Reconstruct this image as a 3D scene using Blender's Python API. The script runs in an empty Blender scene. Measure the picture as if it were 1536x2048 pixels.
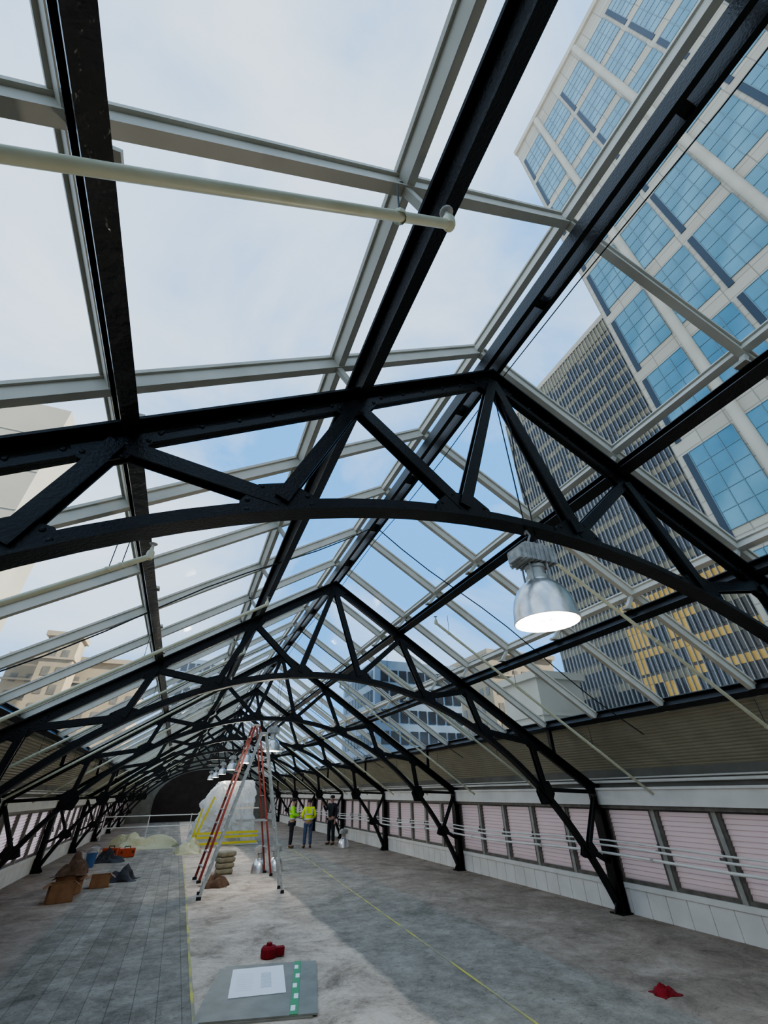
import bpy, bmesh, math, random
from mathutils import Vector, Matrix, noise
random.seed(7)
SC=bpy.context.scene; COL=SC.collection
# ------------------------------------------------------------------ materials
def newmat(name):
    m=bpy.data.materials.new(name); m.use_nodes=True
    nt=m.node_tree
    return m,nt,nt.nodes["Principled BSDF"]
def mat(name,col,rough=.6,metal=0.0,col2=None,scale=4.0,bump=0.0,bscale=30.0,spec=None,detail=4.0,stretch=None,lo=.35,hi=.65):
    m,nt,b=newmat(name)
    b.inputs["Base Color"].default_value=(*col,1); b.inputs["Roughness"].default_value=rough; b.inputs["Metallic"].default_value=metal
    if spec is not None: b.inputs["Specular IOR Level"].default_value=spec
    tc=nt.nodes.new("ShaderNodeTexCoord"); src=tc.outputs["Object"]
    if stretch:
        mp=nt.nodes.new("ShaderNodeMapping"); mp.inputs["Scale"].default_value=stretch
        nt.links.new(src,mp.inputs["Vector"]); src=mp.outputs["Vector"]
    if col2:
        n=nt.nodes.new("ShaderNodeTexNoise"); n.inputs["Scale"].default_value=scale; n.inputs["Detail"].default_value=detail
        nt.links.new(src,n.inputs["Vector"])
        r=nt.nodes.new("ShaderNodeValToRGB"); r.color_ramp.elements[0].position=lo; r.color_ramp.elements[1].position=hi
        r.color_ramp.elements[0].color=(*col,1); r.color_ramp.elements[1].color=(*col2,1)
        nt.links.new(n.outputs["Fac"],r.inputs["Fac"]); nt.links.new(r.outputs["Color"],b.inputs["Base Color"])
    if bump:
        n=nt.nodes.new("ShaderNodeTexNoise"); n.inputs["Scale"].default_value=bscale; n.inputs["Detail"].default_value=3
        nt.links.new(src,n.inputs["Vector"])
        bp=nt.nodes.new("ShaderNodeBump"); bp.inputs["Strength"].default_value=bump; bp.inputs["Distance"].default_value=.02
        nt.links.new(n.outputs["Fac"],bp.inputs["Height"]); nt.links.new(bp.outputs["Normal"],b.inputs["Normal"])
    return m
def emis(name,col,s):
    m,nt,b=newmat(name); b.inputs["Base Color"].default_value=(*col,1)
    b.inputs["Emission Color"].default_value=(*col,1); b.inputs["Emission Strength"].default_value=s
    return m
def translucent(name,col,transp=.3,tl=.5,rough=.5,bump=0,bscale=6,col2=None,scale=3):
    m,nt,b=newmat(name); N=nt.nodes.new; L=nt.links.new
    b.inputs["Base Color"].default_value=(*col,1); b.inputs["Roughness"].default_value=rough
    t=N("ShaderNodeBsdfTranslucent"); t.inputs["Color"].default_value=(*col,1)
    tr=N("ShaderNodeBsdfTransparent")
    m1=N("ShaderNodeMixShader"); m1.inputs[0].default_value=tl
    L(b.outputs[0],m1.inputs[1]); L(t.outputs[0],m1.inputs[2])
    m2=N("ShaderNodeMixShader"); m2.inputs[0].default_value=transp
    L(m1.outputs[0],m2.inputs[1]); L(tr.outputs[0],m2.inputs[2])
    L(m2.outputs[0],nt.nodes["Material Output"].inputs[0])
    tc=N("ShaderNodeTexCoord")
    if bump:
        n=N("ShaderNodeTexNoise"); n.inputs["Scale"].default_value=bscale; n.inputs["Detail"].default_value=5
        L(tc.outputs["Object"],n.inputs["Vector"]); bp=N("ShaderNodeBump"); bp.inputs["Strength"].default_value=bump; bp.inputs["Distance"].default_value=.1
        L(n.outputs["Fac"],bp.inputs["Height"]); L(bp.outputs[0],b.inputs["Normal"]); L(bp.outputs[0],t.inputs["Normal"])
    return m
BLACK=mat("black_gloss_paint",(.006,.006,.006),.36,0,(.011,.011,.0115),6,.22,55,spec=.33)
BLACKW=mat("black_weathered_paint",(.010,.010,.010),.26,0,(.028,.028,.028),5,.5,16,lo=.5,hi=.75,spec=.5)
WHITE=mat("white_glazing_paint",(.52,.49,.41),.5,0,(.59,.56,.48),3,spec=.3)
CREAM=mat("cream_pipe_paint",(.58,.57,.40),.4,0,(.66,.65,.49),5)
WALLW=mat("white_wall_paint",(.72,.69,.63),.6,0,(.82,.79,.73),2,.1,20)
WALLG=mat("dim_grey_paint",(.20,.195,.17),.7,0,(.15,.145,.12),2)
TAUPE=mat("dark_window_frame",(.12,.105,.087),.5,0,(.18,.16,.13),9)
PALEF=mat("pale_window_post",(.34,.32,.28),.5,0,(.42,.40,.35),9)
SOFF=mat("olive_corrugated_metal",(.29,.265,.185),.5,0,(.34,.315,.225),2)
BROWN=mat("painted_dark_opening",(.02,.013,.010),.8,0,(.035,.022,.016),2)
FARW=mat("olive_grey_end_wall",(.16,.16,.13),.8,0,(.22,.22,.18),2)
ALU=mat("spun_aluminium",(.80,.78,.75),.3,.9,(.62,.61,.59),9,.1,30)
ALUL=mat("ladder_aluminium",(.58,.56,.51),.45,.4,(.42,.40,.36),9)
BALL=mat("ballast_casting",(.56,.55,.51),.6,.2,(.36,.35,.33),14,.3,30)
RED=mat("red_fibreglass",(.27,.042,.030),.45,0,(.19,.032,.024),9)
RAG=mat("red_cloth",(.27,.006,.012),.9,0,(.17,.004,.008),9,.3,40)
CONC=mat("tower_beige_panel",(.46,.41,.32),.8,0,(.52,.465,.37),.3)
GLOW=emis("lamp_bulb",(1,.97,.88),14)
WIRE=mat("black_cable",(.01,.01,.01),.6)
YEL=mat("yellow_tape",(.55,.49,.09),.7,0,(.30,.26,.17),1.6,lo=.40,hi=.58)
YELB=mat("bright_yellow_tape",(.70,.60,.06),.6)
CARD=mat("cardboard",(.24,.12,.055),.85,0,(.32,.17,.08),5)
CLOTHB=mat("brown_cloth",(.09,.05,.03),.95,0,(.16,.09,.05),8,.4,20)
BLKBAG=mat("black_nylon",(.012,.012,.014),.7,0,(.03,.03,.035),6,.3,20)
def brickmat(name,c1,c2,cm,w,h,mort=.04,rough=.8,axes="YZ"):
    m,nt,b=newmat(name); N=nt.nodes.new; L=nt.links.new
    tc=N("ShaderNodeTexCoord"); s=N("ShaderNodeSeparateXYZ"); c=N("ShaderNodeCombineXYZ"); L(tc.outputs["Object"],s.inputs[0])
    L(s.outputs[axes[0]],c.inputs[0]); L(s.outputs[axes[1]],c.inputs[1])
    br=N("ShaderNodeTexBrick"); L(c.outputs[0],br.inputs["Vector"])
    br.inputs["Color1"].default_value=(*c1,1);br.inputs["Color2"].default_value=(*c2,1);br.inputs["Mortar"].default_value=(*cm,1)
    br.inputs["Scale"].default_value=1;br.inputs["Brick Width"].default_value=w;br.inputs["Row Height"].default_value=h;br.inputs["Mortar Size"].default_value=mort
    br.offset=0
    L(br.outputs["Color"],b.inputs["Base Color"]); b.inputs["Roughness"].default_value=rough
    return m
TOWERP=brickmat("tower_stone_panels",(.42,.37,.285),(.48,.43,.34),(.28,.245,.19),2.65,1.42,.05)
T2P=brickmat("tower_dark_panels",(.12,.11,.09),(.16,.14,.115),(.08,.075,.07),1.6,3.5,.05)
TGLASS=mat("teal_mirror_glass",(.07,.185,.235),.12,.4,(.14,.29,.345),.22,spec=.8)
TMUL=mat("blue_grey_mullion",(.13,.20,.225),.5)
DGLASS=mat("dark_office_glass",(.025,.03,.04),.15,.3,(.045,.053,.065),.5,spec=.8)
OLDW=mat("hazy_window_glass",(.14,.125,.10),.4,0,(.20,.18,.15),.5)
SHADE=mat("painted_reveal_shadow",(.02,.035,.055),.6)
GOLD=mat("painted_gold_reflection",(.66,.37,.07),.5,0,(.78,.48,.13),.6)  # golden reflection painted as the pane colour
BEIGEW=mat("beige_window_blind",(.22,.19,.12),.6,0,(.30,.255,.165),.6)
FIN=mat("pale_metal_fin",(.38,.36,.32),.5)
# roof glass
m,nt,b=newmat("roof_glass"); N=nt.nodes.new; L=nt.links.new
tr=N("ShaderNodeBsdfTransparent"); tr.inputs[0].default_value=(.93,.97,.955,1)
gl=N("ShaderNodeBsdfGlossy"); gl.inputs["Roughness"].default_value=.08
lw=N("ShaderNodeLayerWeight"); lw.inputs[0].default_value=.5
pw=N("ShaderNodeMath"); pw.operation='POWER'; pw.inputs[1].default_value=5; L(lw.outputs["Facing"],pw.inputs[0])
ml=N("ShaderNodeMath"); ml.operation='MULTIPLY_ADD'; ml.inputs[1].default_value=.25; ml.inputs[2].default_value=.003; L(pw.outputs[0],ml.inputs[0])
mx=N("ShaderNodeMixShader"); L(ml.outputs[0],mx.inputs[0]); L(tr.outputs[0],mx.inputs[1]); L(gl.outputs[0],mx.inputs[2])
tl=N("ShaderNodeBsdfTranslucent"); tl.inputs[0].default_value=(.97,.97,.97,1)
tc=N("ShaderNodeTexCoord"); n=N("ShaderNodeTexNoise"); n.inputs["Scale"].default_value=.35; n.inputs["Detail"].default_value=5
L(tc.outputs["Object"],n.inputs["Vector"])
mr=N("ShaderNodeMapRange"); mr.inputs["From Min"].default_value=.4; mr.inputs["From Max"].default_value=.7; mr.inputs["To Min"].default_value=.01; mr.inputs["To Max"].default_value=.05
L(n.outputs["Fac"],mr.inputs["Value"])
mx2=N("ShaderNodeMixShader"); L(mr.outputs[0],mx2.inputs[0]); L(mx.outputs[0],mx2.inputs[1]); L(tl.outputs[0],mx2.inputs[2])
L(mx2.outputs[0],nt.nodes["Material Output"].inputs[0]); GLASS=m
PINK=translucent("pink_louvre_film",(1.0,.76,.69),.0,.62,.6)
PINKD=translucent("pink_louvre_edge",(.72,.50,.45),.0,.4,.6)
PLASTIC=translucent("clear_plastic_sheeting",(.90,.89,.86),.16,.40,.22,1.0,4)
PLASTY=translucent("yellowish_plastic_sheeting",(.74,.68,.42),.15,.3,.3,.9,5)
# floor material
m,nt,b=newmat("dusty_site_floor"); N=nt.nodes.new; L=nt.links.new
tc=N("ShaderNodeTexCoord"); sp=N("ShaderNodeSeparateXYZ"); L(tc.outputs["Object"],sp.inputs[0])
def noi(scale,det=6,rough=.6,vec=None,dist=0):
    n=N("ShaderNodeTexNoise"); n.inputs["Scale"].default_value=scale; n.inputs["Detail"].default_value=det; n.inputs["Roughness"].default_value=rough; n.inputs["Distortion"].default_value=dist
    L(vec or tc.outputs["Object"],n.inputs["Vector"]); return n.outputs["Fac"]
def ramp(f,stops):
    r=N("ShaderNodeValToRGB"); e=r.color_ramp.elements
    e[0].position=stops[0][0]; e[0].color=(*stops[0][1],1); e[1].position=stops[-1][0]; e[1].color=(*stops[-1][1],1)
    for p,c in stops[1:-1]:
        q=e.new(p); q.color=(*c,1)
    L(f,r.inputs[0]); return r.outputs[0]
def mth(op,a,b_=None,c=None):
    n=N("ShaderNodeMath"); n.operation=op
    for i,v in enumerate((a,b_,c)):
        if v is None: continue
        if isinstance(v,(int,float)): n.inputs[i].default_value=v
        else: L(v,n.inputs[i])
    return n.outputs[0]
def mixc(f,a,b_,mode="MIX"):
    n=N("ShaderNodeMix"); n.data_type='RGBA'; n.blend_type=mode
    if isinstance(f,(int,float)): n.inputs[0].default_value=f
    else: L(f,n.inputs[0])
    for i,v in ((6,a),(7,b_)):
        if isinstance(v,tuple): n.inputs[i].default_value=(*v,1)
        else: L(v,n.inputs[i])
    return n.outputs[2]
beige=ramp(noi(1.3,10,.8,dist=.6),[(.3,(.20,.155,.118)),(.43,(.42,.335,.26)),(.55,(.57,.47,.375)),(.72,(.70,.60,.50))])
brown=ramp(noi(1.1,10,.8,dist=.5),[(.3,(.17,.135,.104)),(.5,(.31,.252,.20)),(.7,(.45,.375,.305))])
grey=ramp(noi(2.2,10,.82),[(.3,(.15,.13,.104)),(.5,(.275,.245,.203)),(.7,(.41,.37,.31))])
cv=N("ShaderNodeCombineXYZ"); L(sp.outputs["Y"],cv.inputs[0]); L(sp.outputs["X"],cv.inputs[1])
br=N("ShaderNodeTexBrick"); L(cv.outputs[0],br.inputs["Vector"]); br.inputs["Scale"].default_value=1; br.inputs["Brick Width"].default_value=1.9; br.inputs["Row Height"].default_value=.26; br.inputs["Mortar Size"].default_value=.007; br.inputs["Mortar Smooth"].default_value=.5
br.inputs["Color1"].default_value=(.85,.85,.85,1); br.inputs["Color2"].default_value=(1.12,1.12,1.12,1); br.inputs["Mortar"].default_value=(.6,.6,.6,1)
planks=mixc(1.0,grey,br.outputs[0],"MULTIPLY")
en=mth("MULTIPLY",mth("SUBTRACT",noi(1.2,6),.5),.4)
xe=mth("ADD",sp.outputs["X"],en)
def band(x0,x1,s=.12):
    a=N("ShaderNodeMapRange"); a.inputs["From Min"].default_value=x0-s; a.inputs["From Max"].default_value=x0+s; L(xe,a.inputs[0])
    c=N("ShaderNodeMapRange"); c.inputs["From Min"].default_value=x1-s; c.inputs["From Max"].default_value=x1+s; c.inputs["To Min"].default_value=1; c.inputs["To Max"].default_value=0; L(xe,c.inputs[0])
    return mth("MULTIPLY",a.outputs[0],c.outputs[0])
sharp=N("ShaderNodeMapRange"); sharp.inputs["From Min"].default_value=.64; sharp.inputs["From Max"].default_value=.66; L(sp.outputs["X"],sharp.inputs[0])
left=mixc(band(-1.7,9,.05),brown,planks)
right=mixc(band(2.95,5.4,.05),mixc(band(-9,5.0,.4),brown,beige),grey)
colr=mixc(sharp.outputs[0],left,right)
st=ramp(noi(.8,10,.8,dist=.6),[(.36,(.60,.60,.60)),(.5,(1,1,1)),(.8,(1.12,1.11,1.1))])
colr=mixc(.8,colr,st,"MULTIPLY")
st2=ramp(noi(6,10,.85,dist=2.5),[(.35,(.34,.335,.33)),(.46,(1,1,1)),(.8,(1.2,1.2,1.2))])
colr=mixc(.8,colr,st2,"MULTIPLY")
L(colr,b.inputs["Base Color"]); b.inputs["Roughness"].default_value=.85; b.inputs["Specular IOR Level"].default_value=.12
bp=N("ShaderNodeBump"); bp.inputs["Strength"].default_value=.3; bp.inputs["Distance"].default_value=.02; L(noi(12,6),bp.inputs["Height"]); L(bp.outputs[0],b.inputs["Normal"])
FLOOR=m
# ------------------------------------------------------------------ mesh building
class MB:
    def __init__(s): s.v=[];s.f=[];s.m=[];s.mats=[]
    def mi(s,mt):
        if mt not in s.mats: s.mats.append(mt)
        return s.mats.index(mt)
    def add(s,vs,fs,mt):
        o=len(s.v); s.v+= [tuple(v) for v in vs]; k=s.mi(mt)
        for f in fs: s.f.append([i+o for i in f]); s.m.append(k)
    def box(s,c,d,mt,rot=None):
        c=Vector(c); h=Vector(d)/2; vs=[]
        for x in(-1,1):
            for y in(-1,1):
                for z in(-1,1):
                    p=Vector((x*h.x,y*h.y,z*h.z))
                    if rot: p=rot@p
                    vs.append(c+p)
        s.add(vs,[(0,1,3,2),(4,6,7,5),(0,4,5,1),(2,3,7,6),(0,2,6,4),(1,5,7,3)],mt)
    def bounds(s,x0,x1,y0,y1,z0,z1,mt): s.box(((x0+x1)/2,(y0+y1)/2,(z0+z1)/2),(x1-x0,y1-y0,z1-z0),mt)
    def prism(s,p0,p1,prof,mt,up=(0,0,1)):
        p0=Vector(p0);p1=Vector(p1); d=(p1-p0).normalized(); up=Vector(up); sd=d.cross(up).normalized(); u=sd.cross(d)
        n=len(prof); vs=[p0+sd*a+u*b for a,b in prof]+[p1+sd*a+u*b for a,b in prof]
        fs=[(i,(i+1)%n,n+(i+1)%n,n+i) for i in range(n)]+[tuple(range(n))[::-1],tuple(range(n,2*n))]
        s.add(vs,fs,mt)
    def cyl(s,p0,p1,r,mt,n=10,r1=None):
        r1=r if r1 is None else r1
        p0=Vector(p0);p1=Vector(p1); d=(p1-p0).normalized(); up=Vector((0,0,1)) if abs(d.z)<.9 else Vector((1,0,0)); a=d.cross(up).normalized(); b=a.cross(d)
        vs=[p0+(a*math.cos(t)+b*math.sin(t))*r for t in [2*math.pi*i/n for i in range(n)]]+[p1+(a*math.cos(t)+b*math.sin(t))*r1 for t in [2*math.pi*i/n for i in range(n)]]
        s.add(vs,[(i,(i+1)%n,n+(i+1)%n,n+i) for i in range(n)]+[tuple(range(n))[::-1],tuple(range(n,2*n))],mt)
    def path(s,pts,r,mt,n=8):
        for a,b in zip(pts[:-1],pts[1:]): s.cyl(a,b,r,mt,n)
    def lathe(s,prof,mt,c=(0,0,0),n=32):
        vs=[];k=len(prof)
        for i in range(n):
            t=2*math.pi*i/n
            for r,z in prof: vs.append((c[0]+r*math.cos(t),c[1]+r*math.sin(t),c[2]+z))
        s.add(vs,[(i*k+j,((i+1)%n)*k+j,((i+1)%n)*k+j+1,i*k+j+1) for i in range(n) for j in range(k-1)],mt)
    def plate(s,poly,y0,y1,mt):
        n=len(poly); vs=[(x,y0,z) for x,z in poly]+[(x,y1,z) for x,z in poly]
        s.add(vs,[(i,(i+1)%n,n+(i+1)%n,n+i) for i in range(n)]+[tuple(range(n))[::-1],tuple(range(n,2*n))],mt)
    def obj(s,name,parent=None,smooth=False,loc=(0,0,0),**kw):
        me=bpy.data.meshes.new(name); me.from_pydata(s.v,[],s.f)
        for m_ in s.mats: me.materials.append(m_)
        me.polygons.foreach_set("material_index",s.m)
        bm=bmesh.new(); bm.from_mesh(me); bmesh.ops.recalc_face_normals(bm,faces=bm.faces); bm.to_mesh(me); bm.free()
        if smooth:
            me.polygons.foreach_set("use_smooth",[True]*len(me.polygons))
            try: me.set_sharp_from_angle(angle=math.radians(35))
            except Exception: pass
        o=bpy.data.objects.new(name,me); COL.objects.link(o); o.location=loc
        if parent: o.parent=parent
        for k,v in kw.items(): o[k]=v
        return o
def empty(name,loc=(0,0,0),**kw):
    o=bpy.data.objects.new(name,None); COL.objects.link(o); o.location=loc; o.empty_display_size=.1
    for k,v in kw.items(): o[k]=v
    return o
def dup(root,loc,rotz=None,**kw):
    def rec(o,par):
        c=o.copy(); COL.objects.link(c)
        if par is not None: c.parent=par
        for ch in list(o.children): rec(ch,c)
        return c
    c=rec(root,None); c.location=loc
    if rotz is not None: c.rotation_euler=(0,0,rotz)
    for k,v in kw.items(): c[k]=v
    return c
def Tprof(w,h,t):
    return [(-w/2,h/2),(w/2,h/2),(w/2,h/2-t),(t/2,h/2-t),(t/2,-h/2),(-t/2,-h/2),(-t/2,h/2-t),(-w/2,h/2-t)]
def Iprof(w,h,t):
    a=w/2;b=h/2;c=t/2
    return [(-a,b),(a,b),(a,b-t),(c,b-t),(c,-b+t),(a,-b+t),(a,-b),(-a,-b),(-a,-b+t),(-c,-b+t),(-c,b-t),(-a,b-t)]
def Rprof(w,h): return [(-w/2,-h/2),(w/2,-h/2),(w/2,h/2),(-w/2,h/2)]
# ------------------------------------------------------------------ key dims
XR=2.30; HZ=5.89; SL=.635; Y1=2.39; S=5.98; W=6.07; YA=-5.0; YB=50.4
GZ=6.53; GS=.634; YG=.966; GP=S/4
NT=8
ARC_R=6.6; ARC_C=HZ-1.99-6.6
def arcz(dx): return ARC_C+math.sqrt(ARC_R**2-dx*dx)
def topz(dx): return HZ-SL*dx
# ------------------------------------------------------------------ setting
WO=-.10   # wall offset toward the room
b=MB(); b.bounds(XR-6.4,XR+6.4,YA,YB,-.12,0,FLOOR); fl=b.obj("floor",kind="structure")
b=MB(); b.bounds(-400,400,-250,600,-.4,-.13,mat("street_paving",(.50,.47,.43),.9,0,(.58,.55,.51),.2)); b.obj("ground",kind="structure")
WIN_P=S/5
for side,sg in (("right",1),("left",-1)):
    b=MB(); X=lambda d: XR+sg*(d+WO)
    def bx(d0,d1,y0,y1,z0,z1,mt): b.bounds(min(X(d0),X(d1)),max(X(d0),X(d1)),y0,y1,z0,z1,mt)
    bx(6.24,6.4,YA,YB,0,.46,WALLW)
    y=YA
    while y<YB:
        bx(6.225,6.24,y+.012,min(y+.395,YB),.0,.38,WALLW); y+=.4
    bx(6.20,6.25,YA,YB,.38,.46,WALLW)
    bx(6.22,6.4,YA,YB,1.66,2.5,WALLG)
    b.obj("wall_"+side,kind="structure")
    b=MB(); bx(6.12,6.22,YA,YB,1.70,1.96,WALLW); bx(6.08,6.22,YA,YB,1.96,2.0,WALLW); bx(6.16,6.22,YA,YB,1.64,1.70,TAUPE)
    b.obj("trim_"+("1" if sg>0 else "2"),kind="structure")
    b=MB(); vs=[]; NR=24
    for i in range(NR):
        for fr,dz in ((0,-.022),(.42,-.022),(.5,.022),(.92,.022)):
            t=(i+fr)/NR; d=5.32+(6.38-5.32)*t; z=3.30+(2.16-3.30)*t+dz
            vs+= [(X(d),YA,z),(X(d),YB,z)]
    n=NR*4-1
    b.add(vs,[(2*i,2*i+1,2*i+3,2*i+2) for i in range(n)],SOFF)
    b.obj("ceiling_"+side,kind="structure")
OUT=[(XR-6.4,0),(XR+6.4,0),(XR+6.4,2.4),(XR,6.5),(XR-6.4,2.4)]
b=MB(); b.plate(OUT,YB,YB+.1,FARW)
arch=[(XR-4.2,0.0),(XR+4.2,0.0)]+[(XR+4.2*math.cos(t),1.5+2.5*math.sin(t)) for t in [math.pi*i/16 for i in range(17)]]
b.plate(arch,YB-.04,YB-.005,BROWN)  # flat dark plate imitates the unlit depth of an arched opening
b.obj("wall_far",kind="structure")
b=MB(); b.plate(OUT,YA-.1,YA,WALLW); b.obj("wall_near",kind="structure")
b=MB(); w=WIN_P; z0,z1=.46,1.66
for sy in(-1,1):
    b.box((0,sy*(w/2-.02),(z0+z1)/2),(.14,.04,z1-z0),PALEF)
    b.box((0,sy*(w/2-.07),(z0+z1)/2),(.10,.06,z1-z0),TAUPE)
b.bounds(-.05,.05,-w/2+.1,w/2-.1,z0,z0+.06,TAUPE); b.bounds(-.05,.05,-w/2+.1,w/2-.1,z1-.05,z1,TAUPE)
ns=15; zz0=z0+.06; zz1=z1-.05; hs=(zz1-zz0)/ns
for i in range(ns):
    a=zz0+i*hs
    b.add([(-.012,-w/2+.1,a+.010),(-.012,w/2-.1,a+.010),(.012,w/2-.1,a+hs),(.012,-w/2+.1,a+hs)],[(0,1,2,3)],PINK)
    b.add([(-.014,-w/2+.1,a),(-.014,w/2-.1,a),(-.012,w/2-.1,a+.010),(-.012,-w/2+.1,a+.010)],[(0,1,2,3)],PINKD)
for sx in(-1,1): b.box((sx*.07,-w/2+.07,1.05),(.04,.03,.12),TAUPE); b.box((sx*.09,-w/2+.09,1.0),(.03,.1,.03),TAUPE)
wn=b.obj("window_1",kind="structure"); k=1
wpos=[]
y=Y1-S+WIN_P/2
while y<YB-.3:
    wpos.append(y); y+=WIN_P
wn.location=(XR+6.3+WO,wpos[0],0)
for sg in (1,-1):
    for y in wpos:
        if sg==1 and y==wpos[0]: continue
        if sg==-1 and y<8: continue
        k+=1; c=wn.copy(); c.name="window_%d"%k; COL.objects.link(c); c.location=(XR+sg*(6.3+WO),y,0)
b=MB(); b.bounds(XR-6.26,XR-6.18,YA,wpos[0]+WIN_P*9.5,.46,1.66,WALLW); b.obj("wall_left_infill",kind="structure")
for i,sg in enumerate((1,-1)):
    b=MB(); vs=[];fs=[];ys=[YA]+[YG+GP*j for j in range(-3,33) if YA<YG+GP*j<YB]+[YB]
    for j in range(len(ys)-1):
        for (d0,d1) in ((.05,1.76),(1.76,3.32),(3.32,5.25)):
            o=len(vs); y0,y1=ys[j]+.03,ys[j+1]-.03
            vs+=[(XR+sg*d0,y0,GZ-GS*d0),(XR+sg*d1,y0,GZ-GS*d1),(XR+sg*d1,y1,GZ-GS*d1),(XR+sg*d0,y1,GZ-GS*d0)]
            fs.append((o,o+1,o+2,o+3))
    b.add(vs,fs,GLASS); o=b.obj("window_%d"%(k+1+i),kind="structure")
# ------------------------------------------------------------------ glazing bars
def glazing_bar(sg):
    n=Vector((sg*GS,0,1)).normalized()
    r=empty("glazing_bar",(XR,YG,0),label="white painted sloping glazing bar under the glass roof",category="roof bar",group="sloping white glazing bars")
    b=MB()
    o=n*-.09
    p0=Vector((sg*.09,0,GZ-GS*.09))+o; p1=Vector((sg*5.25,0,GZ-GS*5.25))+o
    b.prism(p0,p1,Rprof(.05,.13),WHITE,n); b.prism(p0+n*.055,p1+n*.055,Rprof(.09,.03),WHITE,n); b.prism(p0-n*.065,p1-n*.065,Rprof(.07,.02),WHITE,n)
    b.obj("bar",r)
    for d in (1.54,3.06):
        b=MB(); a=Vector((sg*d,0,topz(d)+.15)); c=Vector((sg*(d+.2),0,GZ-GS*(d+.2)-.12))
        b.prism(a,c,Rprof(.05,.05),WHITE,(0,1,0)); b.box(a,(.12,.1,.03),WHITE)
        b.obj("bracket",r)
    return r
for sg in (1,-1):
    t=glazing_bar(sg)
    for j in range(-3,33):
        y=YG+GP*j
        if j==0 or not(YA<y<YB-.2): continue
        dup(t,(XR,y,0))
for sg,d,lab in ((0,0,"white painted ridge bar under the glass roof peak"),(1,1.76,""),(-1,1.76,""),(1,3.32,""),(-1,3.32,""),(1,5.22,""),(-1,5.22,"")):
    n=Vector((sg*GS,0,1)).normalized(); b=MB(); c=Vector((XR+sg*d,0,GZ-GS*d))-n*.085
    b.prism(c+Vector((0,YA,0)),c+Vector((0,YB,0)),Rprof(.07,.13),WHITE,n); b.prism(c+n*.06+Vector((0,YA,0)),c+n*.06+Vector((0,YB,0)),Rprof(.11,.03),WHITE,n)
    b.obj("glazing_rail",label=lab or "long white painted glazing rail running the roof length",category="roof bar",group="long white glazing rails")
# ------------------------------------------------------------------ purlins
def purlin(sg,d,z,w=.12,h=.18,mt=BLACK,lab="long black painted steel purlin resting on the roof trusses"):
    n=Vector((sg*SL,0,1)).normalized(); b=MB(); c=Vector((XR+sg*d,0,z))
    b.prism(c+Vector((0,YA,0)),c+Vector((0,YB,0)),Iprof(w,h,.018),mt,n)
    return b.obj("roof_purlin",label=lab,category="steel beam",group="black steel purlins")
for sg in(1,-1):
    purlin(sg,1.54,topz(1.54)+.02); purlin(sg,3.06,topz(3.06)+.02,w=.10,mt=BLACKW if sg<0 else BLACK,lab="long black purlin with weathered glossy paint" if sg<0 else "long black painted steel purlin resting on the roof trusses")
    purlin(sg,5.12,3.17,.12,.17,lab="black steel eaves beam along the foot of the glass")
b=MB()
for s_ in(-.075,.075):
    b.prism((XR+s_,YA,HZ+.06),(XR+s_,YB,HZ+.06),[(-.025,-.09),(.025,-.09),(.025,.09),(-.025,.09)],BLACK)
y=YA+.5
while y<YB: b.box((XR,y,HZ+.06),(.11,.08,.12),BLACK); y+=1.5
b.obj("ridge_beam",label="twin black steel channels forming the ridge beam",category="steel beam")
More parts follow.
